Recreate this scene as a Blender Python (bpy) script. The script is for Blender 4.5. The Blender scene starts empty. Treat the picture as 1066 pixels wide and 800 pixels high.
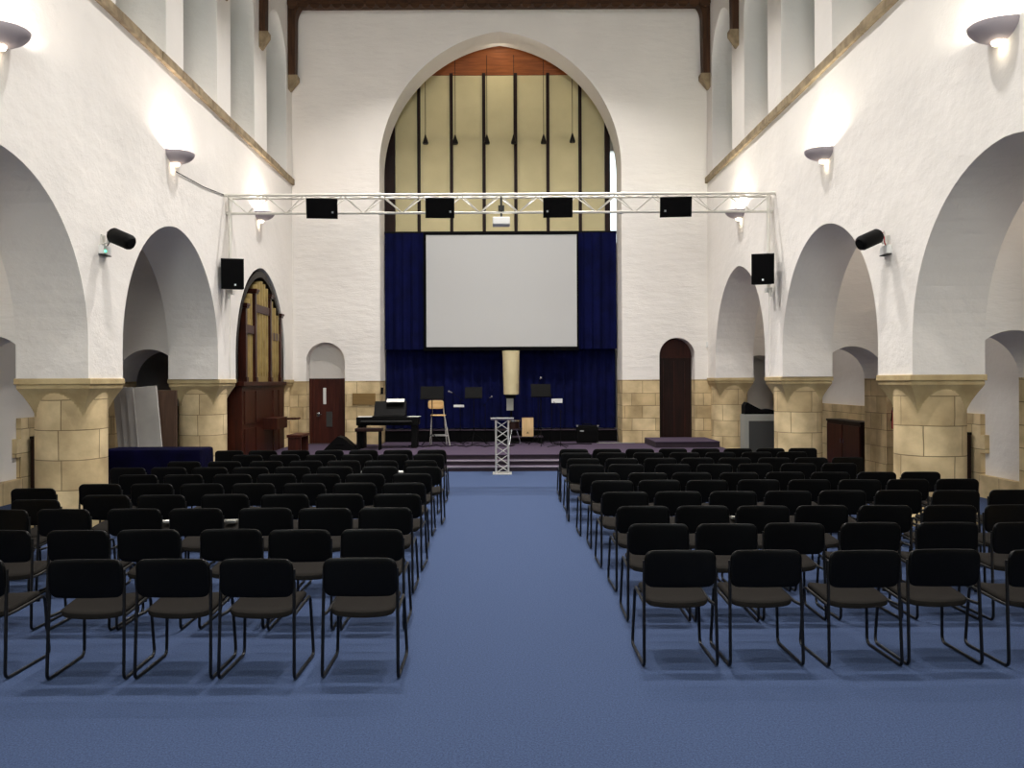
import bpy, bmesh, math, random
from mathutils import Vector, Matrix
from mathutils.geometry import tessellate_polygon
R = random.Random(7)
PI = math.pi
sc = bpy.context.scene
C = sc.collection
W = 5.4; D = 21.75; CAMZ = 1.94

# ------------------------------------------------------------------ materials
def nodes_of(name):
    m = bpy.data.materials.new(name); m.use_nodes = True
    nt = m.node_tree; b = nt.nodes['Principled BSDF']
    return m, nt, b
def lin(c):
    return tuple(((v/255)/12.92 if v/255 <= .04045 else ((v/255+.055)/1.055)**2.4) for v in c) + (1,)
def mat(name, c1, c2=None, rough=.6, metal=0, nscale=8, bump=0, bscale=40, bdist=.01, spec=.5, detail=4, emit=None, estr=0):
    m, nt, b = nodes_of(name)
    b.inputs['Roughness'].default_value = rough
    b.inputs['Metallic'].default_value = metal
    b.inputs['Specular IOR Level'].default_value = spec
    b.inputs['Base Color'].default_value = lin(c1)
    tc = nt.nodes.new('ShaderNodeTexCoord')
    if c2:
        n = nt.nodes.new('ShaderNodeTexNoise'); n.inputs['Scale'].default_value = nscale; n.inputs['Detail'].default_value = detail
        r = nt.nodes.new('ShaderNodeValToRGB')
        r.color_ramp.elements[0].position = .35; r.color_ramp.elements[1].position = .65
        r.color_ramp.elements[0].color = lin(c1); r.color_ramp.elements[1].color = lin(c2)
        nt.links.new(tc.outputs['Object'], n.inputs['Vector'])
        nt.links.new(n.outputs['Fac'], r.inputs['Fac']); nt.links.new(r.outputs['Color'], b.inputs['Base Color'])
    if bump:
        n2 = nt.nodes.new('ShaderNodeTexNoise'); n2.inputs['Scale'].default_value = bscale; n2.inputs['Detail'].default_value = 5
        bp = nt.nodes.new('ShaderNodeBump'); bp.inputs['Strength'].default_value = bump; bp.inputs['Distance'].default_value = bdist
        nt.links.new(tc.outputs['Object'], n2.inputs['Vector'])
        nt.links.new(n2.outputs['Fac'], bp.inputs['Height']); nt.links.new(bp.outputs['Normal'], b.inputs['Normal'])
    if emit:
        b.inputs['Emission Color'].default_value = lin(emit); b.inputs['Emission Strength'].default_value = estr
    return m

def wood(name, c1, c2, axis='Z', rough=.45, scale=3, stretch=.08):
    m, nt, b = nodes_of(name)
    tc = nt.nodes.new('ShaderNodeTexCoord'); mp = nt.nodes.new('ShaderNodeMapping')
    s = [scale*4]*3; s['XYZ'.index(axis)] = scale*4*stretch
    mp.inputs['Scale'].default_value = s
    n = nt.nodes.new('ShaderNodeTexNoise'); n.inputs['Scale'].default_value = 1.6; n.inputs['Detail'].default_value = 6; n.inputs['Distortion'].default_value = .6
    r = nt.nodes.new('ShaderNodeValToRGB')
    r.color_ramp.elements[0].position = .3; r.color_ramp.elements[1].position = .7
    r.color_ramp.elements[0].color = lin(c1); r.color_ramp.elements[1].color = lin(c2)
    nt.links.new(tc.outputs['Object'], mp.inputs['Vector']); nt.links.new(mp.outputs['Vector'], n.inputs['Vector'])
    nt.links.new(n.outputs['Fac'], r.inputs['Fac']); nt.links.new(r.outputs['Color'], b.inputs['Base Color'])
    b.inputs['Roughness'].default_value = rough; b.inputs['Specular IOR Level'].default_value = .22
    return m

def masonry_nodes(nt, rowh=.40, bw=.72, c1=(226,206,164), c2=(198,176,134), mort=(136,118,86)):
    """returns (color socket, height socket); reads the mesh UV map laid out in metres"""
    uv = nt.nodes.new('ShaderNodeUVMap'); uv.uv_map = 'UVMap'
    # gently waver the joints
    nz = nt.nodes.new('ShaderNodeTexNoise'); nz.inputs['Scale'].default_value = 1.4
    nt.links.new(uv.outputs['UV'], nz.inputs['Vector'])
    ms = nt.nodes.new('ShaderNodeVectorMath'); ms.operation = 'MULTIPLY_ADD'
    ms.inputs[1].default_value = (.05, .03, 0)
    nt.links.new(nz.outputs['Color'], ms.inputs[0]); nt.links.new(uv.outputs['UV'], ms.inputs[2])
    br = nt.nodes.new('ShaderNodeTexBrick')
    br.inputs['Scale'].default_value = 1; br.inputs['Brick Width'].default_value = bw; br.inputs['Row Height'].default_value = rowh
    br.inputs['Mortar Size'].default_value = .007; br.inputs['Mortar Smooth'].default_value = .4; br.inputs['Bias'].default_value = 0
    br.inputs['Color1'].default_value = lin(c1); br.inputs['Color2'].default_value = lin(c2); br.inputs['Mortar'].default_value = lin(mort)
    br.offset = .45; br.squash = .75; br.squash_frequency = 3
    nt.links.new(ms.outputs[0], br.inputs['Vector'])
    n = nt.nodes.new('ShaderNodeTexNoise'); n.inputs['Scale'].default_value = 2.2; n.inputs['Detail'].default_value = 8
    nt.links.new(uv.outputs['UV'], n.inputs['Vector'])
    r = nt.nodes.new('ShaderNodeValToRGB'); r.color_ramp.elements[0].color = (.64,.61,.57,1); r.color_ramp.elements[1].color = (1.12,1.1,1.08,1)
    r.color_ramp.elements[0].position = .32; r.color_ramp.elements[1].position = .7
    nt.links.new(n.outputs['Fac'], r.inputs['Fac'])
    mx = nt.nodes.new('ShaderNodeMix'); mx.data_type = 'RGBA'; mx.blend_type = 'MULTIPLY'; mx.inputs[0].default_value = 1
    nt.links.new(br.outputs['Color'], mx.inputs[6]); nt.links.new(r.outputs['Color'], mx.inputs[7])
    inv = nt.nodes.new('ShaderNodeMath'); inv.operation = 'MULTIPLY_ADD'; inv.inputs[1].default_value = -1; 
    n3 = nt.nodes.new('ShaderNodeTexNoise'); n3.inputs['Scale'].default_value = 26; n3.inputs['Detail'].default_value = 6
    nt.links.new(uv.outputs['UV'], n3.inputs['Vector'])
    sc3 = nt.nodes.new('ShaderNodeMath'); sc3.operation = 'MULTIPLY'; sc3.inputs[1].default_value = .35
    nt.links.new(n3.outputs['Fac'], sc3.inputs[0]); nt.links.new(br.outputs['Fac'], inv.inputs[0]); nt.links.new(sc3.outputs[0], inv.inputs[2])
    return mx.outputs[2], inv.outputs[0]
def stone_mat(name, **k):
    m, nt, b = nodes_of(name)
    c, h = masonry_nodes(nt, **k)
    bp = nt.nodes.new('ShaderNodeBump'); bp.inputs['Strength'].default_value = .6; bp.inputs['Distance'].default_value = .012
    nt.links.new(c, b.inputs['Base Color']); nt.links.new(h, bp.inputs['Height']); nt.links.new(bp.outputs['Normal'], b.inputs['Normal'])
    b.inputs['Roughness'].default_value = .9
    return m
def plaster_height(nt, tc, sc3=(2.6,2.6,3.4)):
    a = nt.nodes.new('ShaderNodeTexNoise'); a.inputs['Scale'].default_value = 1.1; a.inputs['Detail'].default_value = 3
    mp = nt.nodes.new('ShaderNodeMapping'); mp.inputs['Scale'].default_value = sc3
    c = nt.nodes.new('ShaderNodeTexNoise'); c.inputs['Scale'].default_value = 1.2; c.inputs['Detail'].default_value = 8; c.inputs['Roughness'].default_value = .62
    nt.links.new(tc.outputs['Object'], a.inputs['Vector']); nt.links.new(tc.outputs['Object'], mp.inputs['Vector'])
    nt.links.new(mp.outputs['Vector'], c.inputs['Vector'])
    ad = nt.nodes.new('ShaderNodeMath'); ad.operation = 'ADD'
    nt.links.new(a.outputs['Fac'], ad.inputs[0]); nt.links.new(c.outputs['Fac'], ad.inputs[1])
    return ad.outputs[0]
def plaster_mat(name, col, stone_below=None, bump=.62, sc3=(2.6,2.6,3.4)):
    m, nt, b = nodes_of(name)
    tc = nt.nodes.new('ShaderNodeTexCoord')
    h = plaster_height(nt, tc, sc3)
    n = nt.nodes.new('ShaderNodeTexNoise'); n.inputs['Scale'].default_value = .8; n.inputs['Detail'].default_value = 7
    nt.links.new(tc.outputs['Object'], n.inputs['Vector'])
    r = nt.nodes.new('ShaderNodeValToRGB'); r.color_ramp.elements[0].position = .3; r.color_ramp.elements[1].position = .7
    r.color_ramp.elements[0].color = lin(tuple(v*.965 for v in col)); r.color_ramp.elements[1].color = lin(col)
    nt.links.new(n.outputs['Fac'], r.inputs['Fac'])
    bp = nt.nodes.new('ShaderNodeBump'); bp.inputs['Strength'].default_value = bump; bp.inputs['Distance'].default_value = .03
    b.inputs['Roughness'].default_value = .85; b.inputs['Specular IOR Level'].default_value = .3
    if stone_below is None:
        nt.links.new(r.outputs['Color'], b.inputs['Base Color']); nt.links.new(h, bp.inputs['Height'])
    else:
        sx = nt.nodes.new('ShaderNodeSeparateXYZ'); nt.links.new(tc.outputs['Object'], sx.inputs[0])
        lt = nt.nodes.new('ShaderNodeMath'); lt.operation = 'LESS_THAN'; lt.inputs[1].default_value = stone_below
        nt.links.new(sx.outputs['Z'], lt.inputs[0])
        c, hh = masonry_nodes(nt, rowh=.325, bw=.62)
        m1 = nt.nodes.new('ShaderNodeMix'); m1.data_type = 'RGBA'
        nt.links.new(lt.outputs[0], m1.inputs[0]); nt.links.new(r.outputs['Color'], m1.inputs[6]); nt.links.new(c, m1.inputs[7])
        m2 = nt.nodes.new('ShaderNodeMix'); m2.data_type = 'FLOAT'
        nt.links.new(lt.outputs[0], m2.inputs[0]); nt.links.new(h, m2.inputs[2]); nt.links.new(hh, m2.inputs[3])
        nt.links.new(m1.outputs[2], b.inputs['Base Color']); nt.links.new(m2.outputs[0], bp.inputs['Height'])
    nt.links.new(bp.outputs['Normal'], b.inputs['Normal'])
    return m

PL = (238, 233, 226)
M = {}
M['plaster'] = plaster_mat('plaster', PL)
M['plaster_stone'] = plaster_mat('plaster_over_stone', PL, 1.96, .6, (1.6,1.6,6))
M['stone'] = stone_mat('sandstone')
M['stone_course'] = mat('string_stone', (160,142,112), (122,106,82), .9, nscale=5, bump=.6, bscale=20)
M['stone_plain'] = mat('sandstone_plain', (196,176,132), (172,150,108), .9, nscale=3, bump=.5, bscale=30)
M['carpet'] = mat('blue_carpet', (49,63,90), (66,81,114), .95, nscale=110, bump=.5, bscale=420, bdist=.004, spec=.15, detail=3)
# broad wear in the carpet pile
_nt = M['carpet'].node_tree; _b = _nt.nodes['Principled BSDF']
_src = _b.inputs['Base Color'].links[0].from_socket
_tc = _nt.nodes.new('ShaderNodeTexCoord'); _n = _nt.nodes.new('ShaderNodeTexNoise'); _n.inputs['Scale'].default_value = 60; _n.inputs['Detail'].default_value = 6
_r = _nt.nodes.new('ShaderNodeValToRGB'); _r.color_ramp.elements[0].color = (.78,.79,.82,1); _r.color_ramp.elements[1].color = (1.12,1.1,1.06,1)
_r.color_ramp.elements[0].position = .3; _r.color_ramp.elements[1].position = .7
_mx = _nt.nodes.new('ShaderNodeMix'); _mx.data_type = 'RGBA'; _mx.blend_type = 'MULTIPLY'; _mx.inputs[0].default_value = 1
_nt.links.new(_tc.outputs['Object'], _n.inputs['Vector']); _nt.links.new(_n.outputs['Fac'], _r.inputs['Fac'])
_nt.links.new(_src, _mx.inputs[6]); _nt.links.new(_r.outputs['Color'], _mx.inputs[7]); _nt.links.new(_mx.outputs[2], _b.inputs['Base Color'])
M['stage_carpet'] = mat('purple_carpet', (66,56,72), (76,65,82), .95, nscale=120, bump=.3, bscale=200, bdist=.004, spec=.15)
M['riser_dark'] = mat('dark_riser', (38,26,38), (46,32,44), .8, nscale=30)
M['edge_light'] = mat('painted_edge_light', (150,140,152), None, .6)  # light caught by the step treads, painted as a pale colour
M['timber'] = wood('dark_timber', (44,28,18), (84,56,36), 'X', .6)
M['timber_v'] = wood('dark_timber_upright', (44,28,18), (84,56,36), 'Z', .6)
M['orange_wood'] = wood('varnished_board', (120,62,26), (158,90,40), 'X', .5)
M['door_wood'] = wood('brown_door', (50,20,14), (72,32,22), 'Z', .4)
M['door_dark'] = wood('dark_door', (24,11,8), (42,19,13), 'Z', .5)
M['organ_wood'] = wood('mahogany', (36,13,7), (66,26,13), 'Z', .4)
M['organ_black'] = wood('ebonised', (16,12,10), (30,22,16), 'Z', .5)
M['gold'] = mat('dull_gold', (156,134,80), (132,112,62), .5, .1, nscale=3)
M['cream_panel'] = mat('cream_panel', (214,201,156), (206,193,148), .75, nscale=1.5)
M['curtain'] = mat('navy_curtain', (11,16,60), (8,12,46), .9, nscale=3, spec=.08)
M['black_fabric'] = mat('black_fabric', (5,5,6), None, .9, spec=.1, bump=.2, bscale=300)
M['screen'] = mat('screen_white', (188,188,186), None, .8)
M['black'] = mat('black_plastic', (3,3,3), None, .6, spec=.12)
M['chair_back'] = mat('black_chair_shell', (3,3,3), None, .45, spec=.14, bump=.15, bscale=220, bdist=.002)
M['seat_fabric'] = mat('dark_taupe_fabric', (27,25,23), (33,30,27), .95, nscale=180, bump=.3, bscale=400, bdist=.002, spec=.1)
M['chair_metal'] = mat('black_tube', (8,8,9), None, .35, 0, spec=.35)
M['alu'] = mat('aluminium', (214,212,206), None, .35, .55)
M['white_tube'] = mat('pale_truss_tube', (226,222,212), None, .4, .15)
M['chrome'] = mat('chrome', (210,210,210), None, .2, 1)
M['sconce'] = mat('grey_bowl', (176,166,170), None, .6)
M['glow'] = mat('lamp_glow', (255,240,215), None, .6, emit=(255,236,205), estr=9)
M['led'] = mat('green_led', (80,220,150), None, .5, emit=(90,255,170), estr=3)
M['white_plastic'] = mat('white_plastic', (222,222,218), None, .5)
M['paper'] = mat('paper', (232,230,224), None, .8)
M['red'] = mat('red_paint', (170,26,22), None, .35)
M['grey_paint'] = mat('grey_paint', (142,142,134), None, .6)
M['grille'] = mat('dark_grille', (52,52,50), None, .7)
M['board_white'] = mat('white_board', (176,172,166), (160,156,150), .7, nscale=2)
M['board_brown'] = wood('brown_board', (70,52,42), (92,70,56), 'Z', .6)
M['cloth_blue'] = mat('navy_cloth', (9,8,38), (6,6,26), .95, spec=.05, nscale=4, bump=.3, bscale=12)
M['light_wood'] = wood('light_wood', (206,168,112), (226,192,138), 'X', .5)
M['cajon_wood'] = wood('birch', (206,172,122), (222,190,142), 'Z', .5)
M['cream_speaker'] = mat('cream_shell', (226,212,168), (218,204,160), .6, nscale=2)
M['silver'] = mat('silver_badge', (190,190,190), None, .3, .8)
M['plaque'] = wood('plaque_wood', (116,92,54), (134,108,66), 'X', .5)
def glass_mat(nm='window_glass', tint=(.26,.31,.31,1)):
    m, nt, b = nodes_of(nm)
    for n in list(nt.nodes): nt.nodes.remove(n)
    o = nt.nodes.new('ShaderNodeOutputMaterial'); t = nt.nodes.new('ShaderNodeBsdfTransparent'); g = nt.nodes.new('ShaderNodeBsdfGlossy')
    t.inputs[0].default_value = tint; g.inputs['Roughness'].default_value = .1
    mx = nt.nodes.new('ShaderNodeMixShader'); mx.inputs[0].default_value = .06
    nt.links.new(t.outputs[0], mx.inputs[1]); nt.links.new(g.outputs[0], mx.inputs[2]); nt.links.new(mx.outputs[0], o.inputs[0])
    return m
M['glass'] = glass_mat(); M['clear_glass'] = glass_mat('clear_glass', (.96,.97,.97,1))

# ------------------------------------------------------------------ mesh helpers
def obj(name, bm, m, parent=None, smooth=False, uv=True, recalc=True):
    if recalc: bmesh.ops.recalc_face_normals(bm, faces=bm.faces)
    if uv and not bm.loops.layers.uv:
        box_uv(bm)
    me = bpy.data.meshes.new(name); bm.to_mesh(me); bm.free()
    for mm in (m if isinstance(m, (list, tuple)) else [m]): me.materials.append(mm if not isinstance(mm, str) else M[mm])
    if smooth:
        me.polygons.foreach_set('use_smooth', [True]*len(me.polygons))
        try: me.set_sharp_from_angle(angle=R_(38))
        except Exception: pass
    o = bpy.data.objects.new(name, me); C.objects.link(o)
    if parent: o.parent = parent
    return o
def R_(d): return math.radians(d)
def box_uv(bm):
    l = bm.loops.layers.uv.new('UVMap')
    for f in bm.faces:
        n = f.normal; a = max(range(3), key=lambda i: abs(n[i]))
        for lp in f.loops:
            c = lp.vert.co
            lp[l].uv = (c.y, c.z) if a == 0 else ((c.x, c.z) if a == 1 else (c.x, c.y))
def box(bm, c, s, rot=None, bev=0):
    g = bmesh.ops.create_cube(bm, size=1)
    vs = g['verts']
    for v in vs: v.co = Vector((v.co.x*s[0], v.co.y*s[1], v.co.z*s[2]))
    if bev:
        es = list({e for v in vs for e in v.link_edges})
        r = bmesh.ops.bevel(bm, geom=es, offset=bev, segments=2, affect='EDGES', profile=.6)
        vs = list({v for f in r['faces'] for v in f.verts} | {v for v in vs if v.is_valid})
    if rot is not None:
        for v in vs: v.co = rot @ v.co
    for v in vs: v.co += Vector(c)
    return vs
def bx(x0, x1, y0, y1, z0, z1, bev=0, bm=None):
    bm = bm or bmesh.new()
    box(bm, ((x0+x1)/2, (y0+y1)/2, (z0+z1)/2), (abs(x1-x0), abs(y1-y0), abs(z1-z0)), bev=bev)
    return bm
def tube(bm, pts, r, seg=8, cap=True):
    pts = [Vector(p) for p in pts]
    rings = []; up = None
    for i, p in enumerate(pts):
        t = ((pts[min(i+1, len(pts)-1)]-p).normalized() + (p-pts[max(i-1, 0)]).normalized())
        if t.length < 1e-6: t = Vector((0,0,1))
        t.normalize()
        if up is None:
            up = Vector((0,0,1)) if abs(t.z) < .9 else Vector((1,0,0))
        a = (up - t*up.dot(t)).normalized(); b = t.cross(a); up = a
        rr = r[i] if isinstance(r, (list, tuple)) else r
        rings.append([bm.verts.new(p + a*math.cos(2*PI*k/seg)*rr + b*math.sin(2*PI*k/seg)*rr) for k in range(seg)])
    for i in range(len(rings)-1):
        for k in range(seg):
            bm.faces.new((rings[i][k], rings[i][(k+1)%seg], rings[i+1][(k+1)%seg], rings[i+1][k]))
    if cap:
        bm.faces.new(rings[0]); bm.faces.new(rings[-1])
    return bm
def fillet(pts, r, n=5):
    """round the corners of a polyline"""
    pts = [Vector(p) for p in pts]; out = [pts[0]]
    for i in range(1, len(pts)-1):
        a, p, b = pts[i-1], pts[i], pts[i+1]
        d1 = (a-p); d2 = (b-p); rr = min(r, d1.length*.45, d2.length*.45)
        s = p + d1.normalized()*rr; e = p + d2.normalized()*rr
        for k in range(n+1):
            t = k/n; out.append(s*(1-t)**2 + p*2*t*(1-t) + e*t*t)
    out.append(pts[-1]); return out
def lathe(bm, prof, seg=32, a0=0, a1=2*PI, c=(0,0,0)):
    full = abs(a1-a0-2*PI) < 1e-6
    n = seg if full else seg+1
    rings = []
    for r, z in prof:
        if r < 1e-6:
            v = bm.verts.new(Vector((0,0,z))+Vector(c)); rings.append([v]*n); continue
        rings.append([bm.verts.new(Vector((r*math.cos(a0+(a1-a0)*k/seg), r*math.sin(a0+(a1-a0)*k/seg), z))+Vector(c)) for k in range(n)])
    for i in range(len(rings)-1):
        for k in range(seg):
            k2 = (k+1) % n
            vs = []
            for v in (rings[i][k], rings[i][k2], rings[i+1][k2], rings[i+1][k]):
                if v not in vs: vs.append(v)
            if len(vs) > 2:
                try: bm.faces.new(vs)
                except ValueError: pass
    return bm
def arch_pts(cy, hw, zs, za, n=14):
    """two-centred arch from left spring to right spring"""
    h = za-zs
    Rr = (hw*hw+h*h)/(2*hw)
    out = []
    th = math.asin(min(1, h/Rr))
    for k in range(n+1):
        a = th*k/n
        out.append((cy-hw + (Rr - Rr*math.cos(a)), zs + Rr*math.sin(a)))
    return out + [(2*cy-y, z) for y, z in reversed(out[:-1])]
def prism(bm, front, back, f3, g3):
    """solid between two sets of loops (first is the outline, others are holes); f3/g3 turn 2-D into 3-D"""
    def face(loops, conv):
        vs = [[bm.verts.new(conv(p)) for p in lp] for lp in loops]
        flat = [v for l in vs for v in l]
        for t in tessellate_polygon([[Vector((p[0], p[1], 0)) for p in lp] for lp in loops]):
            try: bm.faces.new([flat[i] for i in t])
            except ValueError: pass
        return vs
    A = face(front, f3); B = face(back, g3)
    for la, lb in zip(A, B):
        n = len(la)
        for i in range(n):
            j = (i+1) % n
            try: bm.faces.new((la[i], la[j], lb[j], lb[i]))
            except ValueError: pass
    return bm
def pad(bm, w, h, t, r, bend=0, n=18, seg=16, ex=3.6, conv=None):
    """soft rounded slab lofted along x: width w, height h (z), thickness t (y)"""
    xs = []
    for i in range(n+1):
        u = i/n*2-1
        xs.append(math.copysign(1-(1-abs(u))**1.6, u)*w/2*.9995)
    rings = []
    for x in xs:
        o = max(0, abs(x)-(w/2-r)); dz = r-math.sqrt(max(0, r*r-o*o))
        o2 = max(0, abs(x)-(w/2-t*.5)); dt = 1-math.sqrt(max(0, 1-(o2/(t*.5))**2))
        hh = h/2-dz; tt = t/2*(1-dt*.92)
        ring = []
        for k in range(seg):
            a = 2*PI*k/seg
            c, s = math.cos(a), math.sin(a)
            y = tt*math.copysign(abs(c)**(2/ex), c); z = hh*math.copysign(abs(s)**(2/ (ex*1.6)), s)
            p = Vector((x, y + bend*(x/(w/2))**2, z))
            ring.append(bm.verts.new(conv(p) if conv else p))
        rings.append(ring)
    for i in range(n):
        for k in range(seg):
            bm.faces.new((rings[i][k], rings[i][(k+1)%seg], rings[i+1][(k+1)%seg], rings[i+1][k]))
    bm.faces.new(rings[0]); bm.faces.new(rings[-1])
    return bm
def tagp(o, label, cat=None, group=None, kind=None):
    if label: o['label'] = label
    if cat: o['category'] = cat
    if group: o['group'] = group
    if kind: o['kind'] = kind
    return o
def thing(name, label, cat, loc=(0,0,0), rz=0, group=None):
    o = bpy.data.objects.new(name, None); C.objects.link(o); o.empty_display_size = .1
    o.location = loc; o.rotation_euler = (0,0,rz)
    return tagp(o, label, cat, group)
def struct(name, bm, m, smooth=False):
    o = obj(name, bm, m, smooth=smooth); o['kind'] = 'structure'; return o
def copy_tree(o, parent=None):
    c = o.copy(); C.objects.link(c)
    if parent: c.parent = parent
    for ch in o.children: copy_tree(ch, c)
    return c

# ------------------------------------------------------------------ room shell
YB = -4.0
struct('floor', bx(-8.6, 8.6, YB-.3, 24.5, -.2, 0), 'carpet')

BAYS = [(-2.95, 1.0), (1.95, 5.97), (6.93, 10.95), (11.95, 15.98), (17.05, 20.97)]
PIERS = [1.475, 6.45, 11.45, 16.51, 21.47]
WIN = [(-.45+2.45*k, 1.3+2.45*k) for k in range(4)] + [(9.2,10.95),(11.78,13.55),(14.3,16.0),(16.8,18.42),(19.4,21.2)]
ZS = 7.10    # string course
for s, side in ((-1, 'left'), (1, 'right')):
    # arcade wall carried by the pillars
    out = [(YB, 2.0)]
    for a, b in BAYS:
        cy = (a+b)/2; hw = (b-a)/2
        out += [(a, 2.0)] + arch_pts(cy, hw, 2.45, 4.53, 18) + [(b, 2.0)]
    out += [(D, 2.0), (D, ZS), (YB, ZS)]
    bm = bmesh.new()
    prism(bm, [out], [out], lambda p, s=s: (s*W, p[0], p[1]), lambda p, s=s: (s*(W+.95), p[0], p[1]))
    struct('wall_%s' % side, bm, 'plaster')
    # clerestory wall with deep splayed lancet openings
    rect = [(YB, ZS+.08), (D, ZS+.08), (D, 12.9), (YB, 12.9)]
    fl, bl = [rect], [rect]
    for a, b in WIN:
        cy = (a+b)/2; hw = (b-a)/2
        fl.append([(a, ZS+.1)] + arch_pts(cy, hw, 9.9, 10.95, 12) + [(b, ZS+.1)])
        bl.append([(cy-.72, 7.9)] + arch_pts(cy, .72, 9.9, 10.7, 12) + [(cy+.72, 7.9)])
    bm = bmesh.new()
    prism(bm, fl, bl, lambda p, s=s: (s*W, p[0], p[1]), lambda p, s=s: (s*(W+1.05), p[0], p[1]))
    struct('wall_upper_%s' % side, bm, 'plaster')
    # string course
    bm = bmesh.new()
    y = YB
    while y < D-.02:
        L = min(D-y, R.uniform(.55, .95))
        vs = box(bm, (s*(W+.03+R.uniform(-.008,.008)), y+L/2, ZS+.035), (.2, L-.008, .15), bev=.012)
        y += L
    struct('trim_%d' % (1 if s < 0 else 2), bm, 'stone_course')
    # aisle: outer wall, ceiling, stone footing
    struct('wall_aisle_%s' % side, bx(s*8.0, s*8.4, YB, 23, 0, 5.6), 'plaster')
    struct('ceiling_aisle_%s' % side, bx(s*(W+.9), s*8.4, YB, 23, 5.2, 5.45), 'plaster')
    struct('trim_%d' % (3 if s < 0 else 4), bx(s*7.88, s*8.02, YB, 13.8, 0, .36), 'stone')
    bm = bx(s*7.92, s*8.02, 13.8, D, 0, 1.36); bx(s*7.921, s*8.02, 13.68, 13.8, .72, 1.02, bm=bm)
    struct('trim_%d' % (5 if s < 0 else 6), bm, 'stone')
    # walls across the aisle, each pierced by a low round arch
    for i, py in enumerate(PIERS):
        y0, y1 = (py-.48, py+.48) if i < 4 else (D-.02, D+.95)
        xo = W+.5 if i < 4 else W+.02
        o = [(xo, 1.95 if i < 4 else 0)] + ([(6.1, 0)] if i == 4 else [])
        o += arch_pts(6.75, .65, 1.93, 2.58, 12) + [(7.4, 0), (8.05, 0), (8.05, 5.3), (xo, 5.3)]
        bm = bmesh.new()
        prism(bm, [o], [o], lambda p, s=s, y0=y0: (s*p[0], y0, p[1]), lambda p, s=s, y1=y1: (s*p[0], y1, p[1]))
        struct('wall_aisle_cross_%s_%d' % (side, i+1), bm, 'plaster_stone')
    struct('wall_aisle_end_%s' % side, bx(s*5.6, s*8.4, 22.9, 23.1, 0, 5.5), 'plaster')
    # leaded windows
    for k, (a, b) in enumerate(WIN):
        cy = (a+b)/2
        lp = [(cy-.72, 7.9)] + arch_pts(cy, .72, 9.9, 10.7, 12) + [(cy+.72, 7.9)]
        bm = bmesh.new(); prism(bm, [lp], [lp], lambda p, s=s: (s*(W+1.0), p[0], p[1]), lambda p, s=s: (s*(W+1.01), p[0], p[1]))
        w = struct('window_%d' % (k+1 + (len(WIN) if s > 0 else 0)), bm, 'glass')
        bm = bmesh.new()
        for yy in (-.36, 0, .36): tube(bm, [(s*(W+1.0), cy+yy, 8.0), (s*(W+1.0), cy+yy, 10.62-.5*abs(yy))], .012, 4)
        for zz in range(7): tube(bm, [(s*(W+1.0), cy-.7, 8.2+.3*zz), (s*(W+1.0), cy+.7, 8.2+.3*zz)], .01, 4)
        obj('leading', bm, 'grille', w)

# end wall with the tall pointed arch and two door niches
CA = .02
o = [(-W-.3, 0), (-3.15+CA, 0)] + arch_pts(CA, 3.15, 7.49, 11.05, 28) + [(3.15+CA, 0), (W+.3, 0), (W+.3, 12.9), (-W-.3, 12.9)]
nl = [(-5.06, .02)] + arch_pts(-4.555, .505, 2.465, 2.97, 12) + [(-4.05, .02)]
nr = [(4.14, .02)] + arch_pts(4.6, .46, 2.59, 3.05, 12) + [(5.06, .02)]
bm = bmesh.new()
prism(bm, [o, nl, nr], [o, nl, nr], lambda p: (p[0], D, p[1]), lambda p: (p[0], D+.95, p[1]))
struct('wall_end', bm, 'plaster_stone')
wo = [(-8.6,0),(8.6,0),(8.6,12.9),(-8.6,12.9)]; wh = [(-1.8,4.6)] + arch_pts(0, 1.8, 8.8, 11.4, 14) + [(1.8,4.6)]
bm = bmesh.new(); prism(bm, [wo, wh], [wo, wh], lambda p: (p[0], YB-.3, p[1]), lambda p: (p[0], YB, p[1]))
struct('wall_behind_camera', bm, 'plaster')
bm = bmesh.new()
for x_ in (-.9, 0, .9): bx(x_-.05, x_+.05, YB-.22, YB-.1, 4.6, 11.3 if x_ == 0 else 10.4, bm=bm)
struct('window_20', bm, 'stone_plain')
struct('ceiling', bx(-6.6, 6.6, YB-.3, 25.2, 12.7, 12.95), 'timber')
# niche backs
bm = bx(-5.3, -3.9, D+.42, D+.8, 2.03, 3.2); struct('wall_niche', bm, 'plaster')
struct('trim_7', bx(-5.06, -4.99, D+.36, D+.46, .3, 2.03), 'door_wood')
struct('trim_8', bx(-5.06, -4.05, D-.004, D+.47, .02, .312), 'riser_dark'); struct('trim_9', bx(4.14, 5.06, D-.004, D+.47, .02, .312), 'riser_dark')
# doors
def door(name, x0, x1, z0, z1, m, glazed):
    bm = bx(x0, x1, D+.40, D+.46, z0, z1)
    d = struct(name, bm, m); xm = (x0+x1)/2
    return d
d1 = door('door_1', -4.99, -4.05, .3, 2.03, 'door_wood', True)
obj('vision_panel', bx(-4.70, -4.62, D+.385, D+.402, 1.35, 1.78, .003), 'white_plastic', d1)
obj('vision_panel', bx(-4.62, -4.46, D+.385, D+.402, .75, 1.15, .003), 'grille', d1)
bm = bx(-4.87, -4.80, D+.38, D+.402, 1.02, 1.13, .004); tube(bm, [(-4.835, D+.39, 1.08), (-4.835, D+.35, 1.08), (-4.72, D+.35, 1.08)], .011, 6); obj('door_handle', bm, 'chrome', d1, smooth=True)
d2 = door('door_2', 4.14, 5.06, .3, 2.57, 'door_dark', False)
lp = [(4.14, 2.57)] + arch_pts(4.6, .46, 2.59, 3.05, 12) + [(5.06, 2.57)]
bm = bmesh.new(); prism(bm, [lp], [lp], lambda p: (p[0], D+.41, p[1]), lambda p: (p[0], D+.46, p[1])); obj('transom_panel', bm, 'door_wood', d2)
bm = bmesh.new()
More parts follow.
